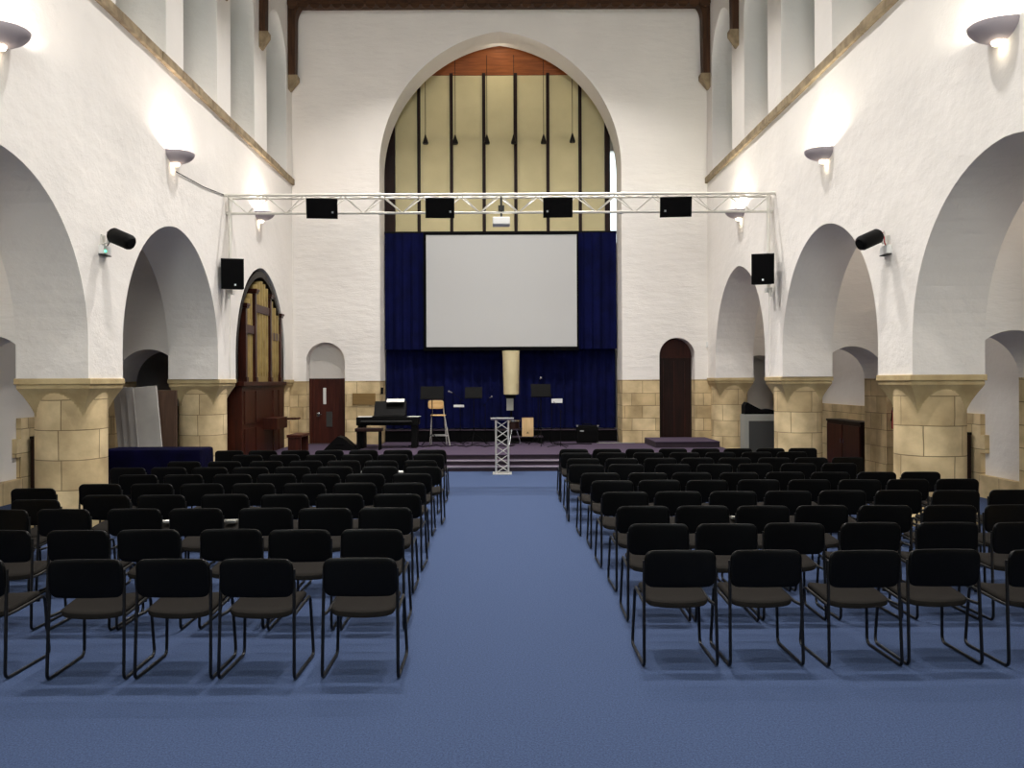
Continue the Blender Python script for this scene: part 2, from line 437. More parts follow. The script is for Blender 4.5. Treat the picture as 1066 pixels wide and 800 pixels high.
for xx in (4.32, 4.6, 4.88): bx(xx-.006, xx+.006, D+.393, D+.402, .35, 2.46, bm=bm)
bx(4.14, 5.06, D+.38, D+.41, 2.53, 2.59, bm=bm)
obj('door_rib', bm, 'door_wood', d2)

# chancel beyond the arch
bm = bmesh.new(); prism(bm, [[(-4.4,0),(4.4,0),(4.4,12.9),(-4.4,12.9)], [(3.1,6.0),(4.0,6.0),(4.0,8.7),(3.1,8.7)]], [[(-4.4,0),(4.4,0),(4.4,12.9),(-4.4,12.9)], [(3.1,6.0),(4.0,6.0),(4.0,8.7),(3.1,8.7)]], lambda p: (p[0], 24.6, p[1]), lambda p: (p[0], 24.8, p[1]))
struct('wall_chancel_back', bm, 'plaster')
struct('wall_chancel_left', bx(-4.4, -4.2, D+.9, 24.8, 0, 12.9), 'plaster')
struct('wall_chancel_right', bx(4.2, 4.4, D+.9, 24.8, 0, 12.9), 'plaster')
struct('window_19', bx(3.1, 4.0, 24.69, 24.71, 6.0, 8.7), 'clear_glass')
# tall cream panels with timber ribs
XP = [-2.93, -2.24, -1.335, -.43, .45, 1.345, 2.24, 2.95]
YP = 23.25
for i in range(7):
    bm = bx(XP[i]+.03, XP[i+1]-.03, YP, YP+.05, 5.3, 10.45, .006)
    p = obj('wall_panel', bm, 'cream_panel')
    pos = ['at its outer edge by the window slit' if i == 6 else 'first from the organ side' if i == 0 else None][0]
    ordn = ['first','second','third','fourth','fifth','sixth','seventh'][i]
    tagp(p, 'tall cream panel high in the pointed arch, %s counting from the organ side' % ordn, 'wall panel', 'tall cream panels above the curtains')
for i in range(8):
    e = i in (0, 7)
    a, b = (XP[i]-.27, XP[i]+.02) if i == 0 else ((XP[i]-.02, XP[i]+.12) if i == 7 else (XP[i]-.045, XP[i]+.045))
    p = obj('timber_rib', bx(a, b, YP-.05, YP+.06, 5.3, 10.5, .004), 'door_dark')
    where = ['wide dark timber post at the organ side edge of the cream panels'] + ['thin dark timber rib between cream panels, %s from the organ side' % q for q in ('first','second','third','fourth','fifth','sixth')] + ['dark timber post beside the bright window slit in the arch']
    tagp(p, where[i], 'timber rib', 'timber ribs between the cream panels')
bm = bmesh.new()
prf = [(23.22, 10.45), (23.30, 10.45), (22.9, 11.6), (22.82, 11.6)]
prism(bm, [prf], [prf], lambda p: (-3.6, p[0], p[1]), lambda p: (3.6, p[0], p[1]))
p = obj('timber_lining', bm, 'orange_wood'); tagp(p, 'orange brown timber board lining the head of the pointed arch above cream panels', 'board')
# hanging cone weights
for i, (px, py) in enumerate([(444,146),(475,146),(508,146),(536,146),(567,146),(597,145)]):
    yy = 22.95; x = (px-521)*yy/870; z = CAMZ+(397-py)*yy/870
    t = thing('hanging_cone', 'small dark cone hanging on a cord before the cream panels, %s from organ side' % ['first','second','third','fourth','fifth','sixth'][i], 'pendant', (x, yy, z), 0, 'dark cones hanging in the arch')
    bm = bmesh.new(); lathe(bm, [(0,-.1),(.075,-.1),(.08,-.06),(.012,.16),(0,.17)], 12); obj('cone', bm, 'organ_black', t, smooth=True)
    bm = bmesh.new(); tube(bm, [(0,0,.16), (0,0,10.9-z)], .008, 5); obj('cord', bm, 'door_dark', t)

# ------------------------------------------------------------------ pillars
def make_pillar():
    t = thing('stone_pillar', '', 'pillar')
    # drum, uv in metres round the shaft
    bm = bmesh.new(); seg = 48; l = bm.loops.layers.uv.new('UVMap'); r = .45
    zz = [.22, .5, .9, 1.3, 1.86]
    rg = [[bm.verts.new((r*math.cos(2*PI*k/seg), r*math.sin(2*PI*k/seg), z)) for k in range(seg)] for z in zz]
    for i in range(len(zz)-1):
        for k in range(seg):
            f = bm.faces.new((rg[i][k], rg[i][(k+1)%seg], rg[i+1][(k+1)%seg], rg[i+1][k]))
            us = (k, k+1, k+1, k); vz = (zz[i], zz[i], zz[i+1], zz[i+1])
            for lp, u, v in zip(f.loops, us, vz): lp[l].uv = (u/seg*2*PI*r + .3, v + .27)
    obj('drum', bm, 'stone', t, smooth=True)
    bm = bmesh.new(); seg = 96; zz = [1.44+.42*k/20 for k in range(21)]; l = bm.loops.layers.uv.new('UVMap')
    rg = []
    for z in zz:
        u = (z-1.44)/.42; h = .312 + .168*u**1.5
        ring = []
        for k in range(seg):
            a = 2*PI*k/seg; sq = h/max(abs(math.cos(a)), abs(math.sin(a)))
            rr = max(.447 if u < .93 else .447+(u-.93)*.4, sq); ring.append(bm.verts.new((rr*math.cos(a), rr*math.sin(a), z)))
        rg.append(ring)
    for i in range(20):
        for k in range(seg):
            f = bm.faces.new((rg[i][k], rg[i][(k+1)%seg], rg[i+1][(k+1)%seg], rg[i+1][k]))
            for lp, uu, vv in zip(f.loops, (k,k+1,k+1,k), (i,i,i+1,i+1)): lp[l].uv = (uu/seg*3, vv*.021)
    obj('capital', bm, 'stone_plain', t, smooth=True)
    bm = bx(-.505, .505, -.505, .505, 1.92, 2.0, .01); bx(-.485, .485, -.485, .485, 1.86, 1.92, .01, bm)
    obj('abacus', bm, 'stone_plain', t)
    bm = bmesh.new(); lathe(bm, [(0,.0),(.6,.0),(.6,.12),(.56,.16),(.52,.22),(.48,.24)], 48); obj('base', bm, 'stone_plain', t, smooth=True)
    return t
pil = make_pillar(); first = True
PLAB = {(-1,2): 'nearest round sandstone pillar on the organ side, beside the dark wooden cupboard',
        (-1,3): 'round sandstone pillar between the blue covered table and the organ',
        (-1,4): 'sandstone half pillar in the corner beside the organ',
        (1,2): 'nearest round sandstone pillar opposite the organ side, largest carved capital',
        (1,3): 'round sandstone pillar between the grey radiator cover and the fire extinguisher',
        (1,4): 'sandstone corner pillar beside the dark arched door'}
for s in (-1, 1):
    for i, py in enumerate(PIERS):
        if i < 1: continue
        p = pil if first else copy_tree(pil)
        first = False
        p.location = (s*(W+.475), py, 0); p.rotation_euler = (0,0,0 if s > 0 else PI)
        tagp(p, PLAB.get((s,i), 'round sandstone pillar just outside the picture on the %s side' % ('organ' if s < 0 else 'far')), 'pillar', 'sandstone pillars of the arcade')

# ------------------------------------------------------------------ roof timbers
def scallop_beam(x0, x1, y0, y1, z0, z1):
    bm = bx(x0, x1, y0, y1, z0, z1); n = int((x1-x0)/.28)
    for k in range(n):
        xx = x0+(k+.5)*(x1-x0)/n
        tube(bm, [(xx, y0-.03, z0), (xx, y0+.02, z0)], .12, 12)
    bx(x0, x1, y0-.05, y0, z0+.12, z0+.2, bm=bm)
    return bm
bt = thing('roof_truss', 'dark timber tie beam with curved end brackets against the end wall', 'roof beam', (0,0,0))
obj('tie_beam', scallop_beam(-W, W, D-.45, D-.1, 11.57, 12.4), 'timber', bt)
def bracket(s, y0, y1, zb, zt, reach, thick=.2):
    # wall post that curves inward to the beam
    o = [(s*W, zb), (s*(W-thick*.9), zb)]
    n = 10
    zc = zt-reach*1.35
    o.append((s*(W-thick), zc))
    for k in range(1, n+1):
        a = PI/2*k/n
        o.append((s*(W-thick-reach*(1-math.cos(a))), zc+(zt-zc)*math.sin(a)))
    o += [(s*W, zt)]
    bm = bmesh.new(); prism(bm, [o], [o], lambda p: (p[0], y0, p[1]), lambda p: (p[0], y1, p[1]))
    return bm
def corbel(s, y0, y1, zt, h, thick=.3):
    o = [(s*W, zt), (s*(W-thick), zt), (s*(W-thick), zt-h*.3), (s*(W-.03), zt-h), (s*W, zt-h)]
    bm = bmesh.new(); prism(bm, [o], [o], lambda p: (p[0], y0, p[1]), lambda p: (p[0], y1, p[1])); return bm
for s in (-1, 1):
    obj('bracket', bracket(s, D-.4, D-.12, 9.8, 11.68, .35), 'timber_v', bt)
    obj('corbel', corbel(s, D-.40, D-.12, 9.8, .36, .24), 'stone_course', bt)
TR = [13.92, 16.42, 18.92]
for j, ty in enumerate(TR):
    t = thing('roof_truss', 'dark roof truss whose wall posts stand %s' % ['above the middle wall sconces','above the lighting truss','between the last two clerestory windows'][j], 'roof beam', (0,0,0), 0, None)
    obj('tie_beam', bx(-W, W, ty-.13, ty+.13, 11.95, 12.4), 'timber', t)
    for s in (-1, 1):
        obj('bracket', bracket(s, ty-.12, ty+.12, 9.85, 12.0, .4, .16), 'timber_v', t)
        obj('corbel', corbel(s, ty-.12, ty+.12, 9.85, .36, .2), 'stone_course', t)

# ------------------------------------------------------------------ stage
SH = .31; SF = 17.96
def step(x0, x1, y0, y1, z0, z1, name, label, edge_lit=True):
    t = thing(name, label, 'step' if 'step' in name else 'stage', ((x0+x1)/2, y0, z0))
    cx = (x0+x1)/2
    def L(a, b, c, d, e, f): return bx(a-cx, b-cx, c-y0, d-y0, e-z0, f-z0)
    obj('riser', L(x0, x1, y0+.02, y1, z0, z1-.02), 'riser_dark', t)
    obj('tread', L(x0, x1, y0, y1, z1-.02, z1), 'stage_carpet', t)
    if edge_lit: obj('edge_light', L(x0, x1, y0-.006, y0+.05, z1-.022, z1+.003), 'edge_light', t)  # pale strip imitates light catching the tread edge
    return t
step(-W+.02, W-.02, SF, SF+.32, 0, .104, 'stage_step', 'lowest purple carpeted stage step with painted light along its edge, behind the truss lectern')
step(-W+.02, W-.02, SF+.3, SF+.62, 0, .208, 'stage_step', 'second purple carpeted stage step with painted light along its edge, just below the stage')
step(-W+.02, W-.02, SF+.6, D-.005, 0, SH, 'stage_platform', 'low stage covered in purple carpet across the end of the hall', False)
step(3.74, 5.3, 20.2, D-.02, SH, SH+.15, 'door_step', 'low dark purple step block in front of the dark arched door', False)
t = thing('stage_extension', 'back of the purple carpeted stage reaching under the pointed arch', 'stage', (0, D, 0)); obj('tread', bx(-3.1, 3.13, -.004, 1.5, 0, SH), 'stage_carpet', t)
t = thing('rear_platform', 'black fronted raised ledge beneath the lower navy curtains', 'platform', (0, 22.45, SH))
obj('riser', bx(-3.1, 3.13, .02, .7, 0, .30), 'black_fabric', t); obj('tread', bx(-3.1, 3.13, 0, .7, .30, .32), 'riser_dark', t)

# ------------------------------------------------------------------ curtains and screen
def curtain(x0, x1, z0, z1, y, seed, amp=.035):
    r = random.Random(seed); bm = bmesh.new()
    n = int((x1-x0)/.022); m = 10
    ph = [r.uniform(0, 6.28) for _ in range(4)]
    rows = []
    for j in range(m+1):
        v = j/m; row = []
        for i in range(n+1):
            x = x0+(x1-x0)*i/n
            a = amp*(.75+.4*v)
            yy = a*math.sin(x*27+ph[0]+.7*math.sin(x*2.1+ph[1])+.15*v) + a*.5*math.sin(x*11.3+ph[2]+v*.5) + a*.25*math.sin(x*51+ph[3])
            row.append(yy)
        rows.append(row)
    th = .006
    fr = [[bm.verts.new((x0+(x1-x0)*i/n, y+rows[j][i], z1+(z0-z1)*j/m)) for i in range(n+1)] for j in range(m+1)]
    bk = [[bm.verts.new((x0+(x1-x0)*i/n, y+rows[j][i]+th, z1+(z0-z1)*j/m)) for i in range(n+1)] for j in range(m+1)]
    for j in range(m):
        for i in range(n):
            bm.faces.new((fr[j][i], fr[j][i+1], fr[j+1][i+1], fr[j+1][i]))
            bm.faces.new((bk[j][i], bk[j+1][i], bk[j+1][i+1], bk[j][i+1]))
    for i in range(n):
        bm.faces.new((fr[0][i], bk[0][i], bk[0][i+1], fr[0][i+1])); bm.faces.new((fr[m][i], fr[m][i+1], bk[m][i+1], bk[m][i]))
    for j in range(m):
        bm.faces.new((fr[j][0], fr[j+1][0], bk[j+1][0], bk[j][0])); bm.faces.new((fr[j][n], bk[j][n], bk[j+1][n], fr[j+1][n]))
    return bm
for (x0, x1, z0, z1, y, lab) in [
        (-3.1, -1.95, 2.80, 5.93, 22.50, 'upper navy curtain beside the screen, on the piano side'),
        (2.05, 3.13, 2.80, 5.93, 22.50, 'upper navy curtain beside the screen, on the amplifier side'),
        (-3.1, .05, .66, 2.95, 22.72, 'lower navy curtain under the screen, on the piano side'),
        (.03, 3.13, .66, 2.95, 22.74, 'lower navy curtain under the screen, on the amplifier side')]:
    o = obj('curtain', curtain(x0, x1, z0, z1, y, int(x0*100+z0*10)), 'curtain', smooth=True)
    tagp(o, lab, 'curtain', 'navy curtains across the arch')
o = obj('curtain_rail', bx(-3.12, 3.15, 22.55, 22.78, 5.91, 5.99, .01), 'black'); tagp(o, 'black rail along the top of the curtains and screen', 'curtain rail')
o = obj('curtain_rail', bx(-3.12, 3.15, 22.62, 22.68, 2.92, 2.96, .01), 'black'); tagp(o, 'hidden rail carrying the lower curtains under the screen', 'curtain rail')
t = thing('projection_screen', 'large blank white projection screen with black border in front of curtains', 'screen', (0, 22.36, 0))
obj('screen_surface', bx(-1.975, 2.055, 0, .02, 2.86, 5.86), 'screen', t)
bm = bx(-2.05, -1.975, -.01, .03, 2.76, 5.92); bx(2.055, 2.10, -.01, .03, 2.76, 5.92, bm=bm); bx(-1.975, 2.055, -.01, .03, 2.76, 2.86, bm=bm); bx(-1.975, 2.055, -.01, .03, 5.86, 5.92, bm=bm)
obj('screen_border', bm, 'black_fabric', t)

# ------------------------------------------------------------------ stage truss
TY = 16.5
t = thing('lighting_truss', 'long pale metal lattice truss spanning the hall above the chairs', 'truss', (0, TY, 5.6))
xa, xb = -5.36, 5.34
for (yy, zz) in ((-.15, 0), (.15, 0), (0, -.33)):
    bm = bmesh.new(); tube(bm, [(xa, yy, zz), (xb, yy, zz)], .025, 10); obj('chord', bm, 'white_tube', t, smooth=True)
bm = bmesh.new(); n = 14; st = (xb-xa)/n
for k in range(n):
    x0 = xa+k*st
    for yy in (-.15, .15):
        tube(bm, [(x0, yy, 0), (x0+st/2, 0, -.33)], .0125, 6); tube(bm, [(x0+st/2, 0, -.33), (x0+st, yy, 0)], .0125, 6)
    tube(bm, [(x0, -.15, 0), (x0+st/2, .15, 0)], .0125, 6); tube(bm, [(x0+st/2, .15, 0), (x0+st, -.15, 0)], .0125, 6)
obj('lattice_brace', bm, 'white_tube', t, smooth=True)
for xx in (xa, -2.35, .02+.0, 2.4, xb):
    if abs(xx) < 1: continue
    bm = bmesh.new()
    for (yy, zz) in ((-.15, 0), (.15, 0), (0, -.33)): tube(bm, [(xx-.04, yy, zz), (xx+.04, yy, zz)], .038, 10)
    obj('coupler', bm, 'white_tube', t, smooth=True)
for s, x in ((-1, -5.32), (1, 5.30)):
    p = thing('truss_pole', 'pale upright pole under the truss end, %s' % ('by the organ' if s < 0 else 'opposite the organ'), 'pole', (x, TY, 3.7), 0, 'poles at the truss ends')
    bm = bmesh.new(); tube(bm, [(0,0,0), (0,0,1.95)], .035, 10); tube(bm, [(s*.05,.12,-1.68),(s*.05,.12,1.9)], .008, 5); obj('pole', bm, 'white_tube', p, smooth=True)
    bm = bx(-.06, .06, -.07, .07, -.03, .06, .01); tube(bm, [(0,-.05,0), (s*.02,-.05,-.12)], .03, 8); obj('clamp', bm, 'alu', p)
# wall cable from the sconce
bm = bmesh.new(); tube(bm, [(-5.38, 13.9, 5.45), (-5.385, 15.2, 5.5), (-5.385, 16.3, 5.6)], .008, 5)
o = obj('cable', bm, 'black'); tagp(o, 'thin dark cable running along the wall from sconce to truss', 'cable')

def speaker(label, x, y, z, w, h, d, tilt, yaw, logo_x, group, name='loudspeaker'):
    t = thing(name, label, 'speaker', (x, y, z), yaw, group); rot = Matrix.Rotation(tilt, 3, 'X')
    o = [(-w/2, -d/2), (w/2, -d/2), (w*.38, d/2), (-w*.38, d/2)]
    bm = bmesh.new()
    prism(bm, [o], [o], lambda p: rot @ Vector((p[0], p[1], -h/2)), lambda p: rot @ Vector((p[0], p[1], h/2)))
    bmesh.ops.bevel(bm, geom=[e for e in bm.edges if len(e.link_faces) == 2 and e.calc_face_angle(0) > .3], offset=.015, segments=2, affect='EDGES')
    obj('cabinet', bm, 'black', t)
    bm = bmesh.new(); box(bm, (0,0,0), (w*.92, .015, h*.9), bev=.004)
    for v in bm.verts: v.co = rot @ (v.co + Vector((0, -d/2-.006, 0)))
    obj('grille', bm, 'black_fabric', t)
    bm = bmesh.new(); box(bm, (0,0,0), (.035, .006, .035))
    for v in bm.verts: v.co = rot @ (v.co + Vector((logo_x, -d/2-.018, -h*.17 if w > h else -h*.36)))
    obj('badge', bm, 'silver', t)
    bm = bx(-.05, .05, d/2-.04, d/2+.14, h*.1, h*.32, .005)
    obj('yoke', bm, 'black', t)
    return t
for i, (pa, pb, lx, yaw) in enumerate([(319, 352, .2, .12), (443, 474, .2, .05), (566, 597.5, -.2, -.05), (688, 721.5, -.2, -.12)]):
    yy = 16.12; x = ((pa+pb)/2-521)*yy/870; w = (pb-pa)*yy/870
    speaker('black wedge loudspeaker hung from the truss, %s from the organ side' % ['first','second','third','fourth'][i], x, yy+.1, 5.31, w*.97, .38, .3, R_(14), yaw, lx, 'loudspeakers hung under the truss')
speaker('upright black loudspeaker on the truss end pole above the organ', -5.16, 16.15, 4.03, .42, .58, .3, R_(4), .25, .05, 'upright loudspeakers on the truss poles')
speaker('upright black loudspeaker on the truss end pole opposite the organ', 5.07, 16.15, 4.08, .42, .58, .3, R_(4), -.25, 0, 'upright loudspeakers on the truss poles')
t = thing('projector', 'small white projector hanging under the middle of the truss', 'projector', (.03, 16.5, 5.1))
bm = bx(-.17, .17, -.16, .16, -.09, .06, .02); obj('body', bm, 'white_plastic', t)
bm = bmesh.new(); tube(bm, [(.09,.15,-.01), (.09,.20,-.01)], .045, 14); obj('lens', bm, 'black', t, smooth=True)
bm = bmesh.new(); tube(bm, [(0,0,.06), (0,0,.5)], .022, 8); bx(-.06,.06,-.06,.06,.2,.3,bm=bm); obj('mount', bm, 'grille', t)

# ------------------------------------------------------------------ wall sconces
LIGHTS = []
def sconce(s, y, z, label, col, power):
    t = thing('wall_sconce', label, 'wall light', (s*W, y, z), 0 if s < 0 else PI, 'grey bowl uplighters along the walls')
    # local +x points into the nave
    bm = bmesh.new(); nu, nv = 24, 8; rings = []
    hl, pr, hh = .29, .36, .17
    for side in (0, 1):
        g = []
        for j in range(nv+1):
            ph = R_(12) + (PI/2-R_(12))*j/nv     # from bottom hole to rim
            k = math.sin(ph); zz = -hh*math.cos(ph); off = .012*side
            g.append([bm.verts.new(((pr*k-off)*math.sin(PI*i/nu)*1.0 if 0 < i < nu else 0, (hl*k-off)*math.cos(PI*i/nu), zz+off)) for i in range(nu+1)])
        rings.append(g)
    A, B = rings
    for g in (A, B):
        for j in range(nv):
            for i in range(nu): bm.faces.new((g[j][i], g[j][i+1], g[j+1][i+1], g[j+1][i]))
    for i in range(nu): bm.faces.new((A[nv][i], A[nv][i+1], B[nv][i+1], B[nv][i])); bm.faces.new((A[0][i], B[0][i], B[0][i+1], A[0][i+1]))
    obj('bowl', bm, 'sconce', t, smooth=True)
    bm = bmesh.new(); lathe(bm, [(0,-.045),(.05,-.03),(.062,0),(.05,.012),(0,.014)], 16, c=(.062, 0, -hh+.0)); obj('diffuser', bm, 'glow', t, smooth=True)
    bm = bx(0, .03, -.05, .05, -.12, -.02, .005); obj('wall_plate', bm, 'sconce', t)
    bm = bmesh.new(); tube(bm, [(.10,-.09,-.03), (.10,.09,-.03)], .012, 8); obj('bulb', bm, 'glow', t, smooth=True)
    ld = bpy.data.lights.new('sconce_lamp', 'POINT'); ld.energy = power; ld.color = col; ld.shadow_soft_size = .04
    lo = bpy.data.objects.new('sconce_lamp', ld); C.objects.link(lo); lo.parent = t; lo.location = (.15, 0, -.04)
    ld = bpy.data.lights.new('sconce_down_lamp', 'POINT'); ld.energy = power*.004; ld.color = col; ld.shadow_soft_size = .03
    lo = bpy.data.objects.new('sconce_down_lamp', ld); C.objects.link(lo); lo.parent = t; lo.location = (.062, 0, -hh-.085)
SL = ['sconce nearest the camera', 'sconce above the second arch', 'sconce behind the truss end']
for s in (-1, 1):
    for k, y in enumerate((-1.0, 4.0, 8.95, 13.8, 18.7)):
        lab = ('grey bowl wall %s, on the %s wall' % (SL[k-2], 'organ' if s < 0 else 'radiator side')) if k > 1 else 'grey bowl wall sconce behind the camera, %s on the %s wall' % (['farthest','nearer'][k], 'organ' if s < 0 else 'radiator side')
        sconce(s, y, 5.72, lab, (1, .88, .78) if s < 0 else (1, .94, .80), 135)

# black spotlight cylinders and emergency light boxes
for s in (-1, 1):
    nm = 'organ' if s < 0 else 'fire extinguisher'
    py = 11.35 if s < 0 else 11.62
    t = thing('spotlight', 'black cylindrical spotlight on a wall bracket above the nearest pillar on the %s side' % nm, 'spotlight', (s*W, py, 3.89 if s < 0 else 3.88), 0 if s < 0 else PI, 'black spotlights above the pillars')
    f = 1 if s < 0 else -1
    a = Vector((.14, -.03*f, .06)); b = Vector((.44, -.12*f, -.07)); dd = (b-a).normalized()
    bm = bmesh.new(); tube(bm, [a-dd*.02, a, a+dd*.03, b-dd*.03, b, b+dd*.02], [.05,.085,.105,.105,.095,.07], 20); obj('housing', bm, 'black', t, smooth=True)
    bm = bmesh.new(); tube(bm, [(0,0,-.05), (.08,0,-.05), (.1,0,.08), (.16,-.02*f,.06)], .012, 6); tube(bm, [(.05,.03,-.06), (.07,.03,.12)], .014, 6); bx(0,.02,-.05,.05,-.1,.06,bm=bm)
    obj('bracket', bm, 'alu', t)
    bm = bmesh.new(); tube(bm, [(.03,.03,-.12), (.08,.05,-.03), (.06,.02,.1), (.12,0,.1)], .008, 5); obj('cable', bm, 'red' if s > 0 else 'door_wood', t)
    t = thing('emergency_light', 'small white emergency light box under the spotlight on the %s side wall' % nm, 'emergency light', (s*W, py, 3.74), 0 if s < 0 else PI, 'emergency light boxes under the spotlights')
    obj('case', bx(0, .07, -.11, .11, -.06, .06, .008), 'white_plastic', t)
    bm = bx(.0, .075, -.112, .112, -.075, -.06, .004); obj('lens_strip', bm, 'grille', t)
    if s < 0:
        bm = bmesh.new(); bmesh.ops.create_icosphere(bm, subdivisions=2, radius=.018)
        for v in bm.verts: v.co += Vector((.075, -.07, -.02))
        obj('indicator', bm, 'led', t, smooth=True)

# ------------------------------------------------------------------ organ
t = thing('pipe_organ', 'dark mahogany pipe organ case with gold pipe panels filling the last arch', 'organ', (-W, 19.2, 0))
ox = .02   # face just inside the arch plane
def ol(x0, x1, y0, y1, z0, z1, bev=.006): return bx(x0, x1, y0-19.2, y1-19.2, z0, z1, bev)
obj('lower_case', ol(-.55, .0, 17.45, 20.85, .0, 1.86), 'organ_wood', t)
bm = ol(-.55, .06, 17.4, 20.88, 1.86, 1.95); obj('cornice', bm, 'organ_wood', t)
for y0, y1 in ((17.6, 18.3), (18.4, 18.85), (19.8, 20.2), (20.3, 20.75)):
    for z0, z1 in ((.15, .95), (1.05, 1.75)): obj('carved_panel', bx(.0, .02, y0-19.2, y1-19.2, z0, z1, .006), 'organ_wood', t)
# black arched back board
lp = [(17.12, 1.95)] + [(y, z) for y, z in arch_pts(19.01, 1.88, 2.45, 4.45, 16)] + [(20.9, 1.95)]
bm = bmesh.new(); prism(bm, [lp], [lp], lambda p: (-.34, p[0]-19.2, p[1]), lambda p: (-.28, p[0]-19.2, p[1])); obj('back_board', bm, 'organ_black', t)
inner = [(17.25, 1.95)] + arch_pts(19.01, 1.76, 2.45, 4.32, 16) + [(20.77, 1.95)]
bm = bmesh.new()
n = len(lp)
for x_ in (0,):
    fr = [bm.verts.new((-.02, p[0]-19.2, p[1])) for p in lp]; fi = [bm.verts.new((-.02, p[0]-19.2, p[1])) for p in inner]
    br = [bm.verts.new((-.3, p[0]-19.2, p[1])) for p in lp]; bi = [bm.verts.new((-.3, p[0]-19.2, p[1])) for p in inner]
    for i in range(n-1):
        bm.faces.new((fr[i], fr[i+1], fi[i+1], fi[i])); bm.faces.new((fi[i], fi[i+1], bi[i+1], bi[i])); bm.faces.new((fr[i], br[i], br[i+1], fr[i+1]))
obj('arch_moulding', bm, 'organ_black', t)
# pipe fields: gold pipes grouped in three flats
def organ_pipes(y0, y1, ztops, r):
    bm = bmesh.new(); n = len(ztops); st = (y1-y0)/n
    for k, zt in enumerate(ztops):
        yc = y0+(k+.5)*st-19.2
        tube(bm, [(-.13, yc, 1.95), (-.13, yc, 2.12), (-.13, yc, 2.2), (-.13, yc, zt)], [r*.35, r*.9, r, r], 12)
    return bm
for (y0, y1, zz) in ((17.86, 18.43, (3.62,3.76,3.88)), (18.57, 19.65, (4.12,4.2,4.24,4.2,4.12)), (19.78, 20.53, (3.86,3.72,3.56))):
    st = (y1-y0)/len(zz)
    for k, zt in enumerate(zz):
        o = obj('organ_pipe', organ_pipes(y0+k*st, y0+(k+1)*st, [zt], st*.48), 'gold', t, smooth=True)
    bm = ol(-.1, -.06, y0, y1, 1.95, min(zz)-.3, .002)
    obj('painted_panel', bm, 'gold', t)
    bm = ol(-.08, -.02, y0, y1, min(zz)-.62, min(zz)-.44, .004); obj('carved_band', bm, 'organ_wood', t)
for y, zt in ((17.8, 3.62), (18.5, 4.0), (19.71, 4.0), (20.6, 3.62)):
    bm = ol(-.16, .0, y-.06, y+.06, 1.95, zt-.1); 
    bx(-.18, .03, y-.09-19.2, y+.09-19.2, zt-.1, zt-.05, bm=bm); bx(-.2, .05, y-.12-19.2, y+.12-19.2, zt-.05, zt, bm=bm); bx(-.17, .02, y-.08-19.2, y+.08-19.2, 1.95, 2.05, bm=bm)
    obj('pilaster', bm, 'organ_wood', t)
bm = ol(.0, .32, 19.0, 19.9, .86, 1.12); obj('key_desk', bm, 'organ_wood', t)
bm = ol(.0, .42, 20.35, 20.8, 1.02, 1.06); obj('shelf', bm, 'organ_wood', t)
t = thing('organ_bench', 'small brown wooden bench in front of the pipe organ', 'bench', (-4.72, 19.5, SH))
obj('bench_top', bx(-.17, .17, -.42, .42, .36, .42, .01), 'door_wood', t)
for yy in (-.36, .36): obj('side_panel', bx(-.15, .15, yy-.03, yy+.03, 0, .36, .006), 'door_wood', t)

# ------------------------------------------------------------------ lectern
def truss_tower(bm, w, h, r, rd):
    cs = [(-w/2,-w/2), (w/2,-w/2), (w/2,w/2), (-w/2,w/2)]
    n = 6; st = h/n
    for k in range(4):
        a, b = cs[k], cs[(k+1)%4]
        for i in range(n):
            p, q = (a, b) if i % 2 == 0 else (b, a)
            tube(bm, [(p[0],p[1],i*st), (q[0],q[1],(i+1)*st)], rd, 6)
    return cs
t = thing('truss_lectern', 'aluminium lattice tower lectern with a flat top in front of the steps', 'lectern', (.03, 17.5, 0))
bm = bmesh.new(); cs = truss_tower(bm, .26, 1.08, .018, .010)
for v in bm.verts: v.co.z += .03
obj('lattice_brace', bm, 'alu', t, smooth=True)
for c_ in cs:
    bm = bmesh.new(); tube(bm, [(c_[0],c_[1],.02), (c_[0],c_[1],1.12)], .019, 8); obj('upright', bm, 'alu', t, smooth=True)
obj('base_plate', bx(-.2, .2, -.2, .2, 0, .02, .004), 'alu', t)
bm = bmesh.new(); box(bm, (0,0,1.15), (.48, .36, .02), rot=None, bev=.005)
for v in bm.verts: v.co.z += v.co.y*-.12
obj('reading_top', bm, 'alu', t)

# ------------------------------------------------------------------ piano and stage furniture
def pt(px, y): return (px-521)*y/870
def pz(py, y): return CAMZ-(py-397)*y/870
t = thing('piano', 'black digital piano on open legs on the stage near the brown door', 'piano', (pt(404,20.6), 20.6, SH))
w = 1.5
obj('body', bx(-w/2, w/2, -.25, .35, .56, .76, .01), 'black', t)
bm = bmesh.new()
o = [(-.25,.76),(.35,.76),(.32,1.12),(.26,1.14),(.0,.80),(-.25,.78)]
prism(bm, [o], [o], lambda p: (-.36, p[0], p[1]), lambda p: (.42, p[0], p[1])); obj('console', bm, 'black', t)
for x in (-w/2+.1, w/2-.1): obj('leg', bx(x-.07, x+.07, -.2, .3, 0, .56, .01), 'black', t)
bm = bx(-.65, .62, -.36, -.25, .62, .66, .004); obj('keyboard_shelf', bm, 'black', t)
bm = bx(-.62, .60, -.36, -.24, .66, .675, .002); obj('keys', bm, 'grille', t); 
t = thing('piano_bench', 'small dark bench in front of the black piano', 'bench', (pt(385,20.0), 20.0, SH))
obj('bench_seat', bx(-.34, .30, -.16, .16, .44, .52, .015), 'door_dark', t)
for x in (-.28, .24):
    for y in (-.12, .12): obj('leg', bx(x-.02, x+.02, y-.02, y+.02, 0, .44, .003), 'black', t)
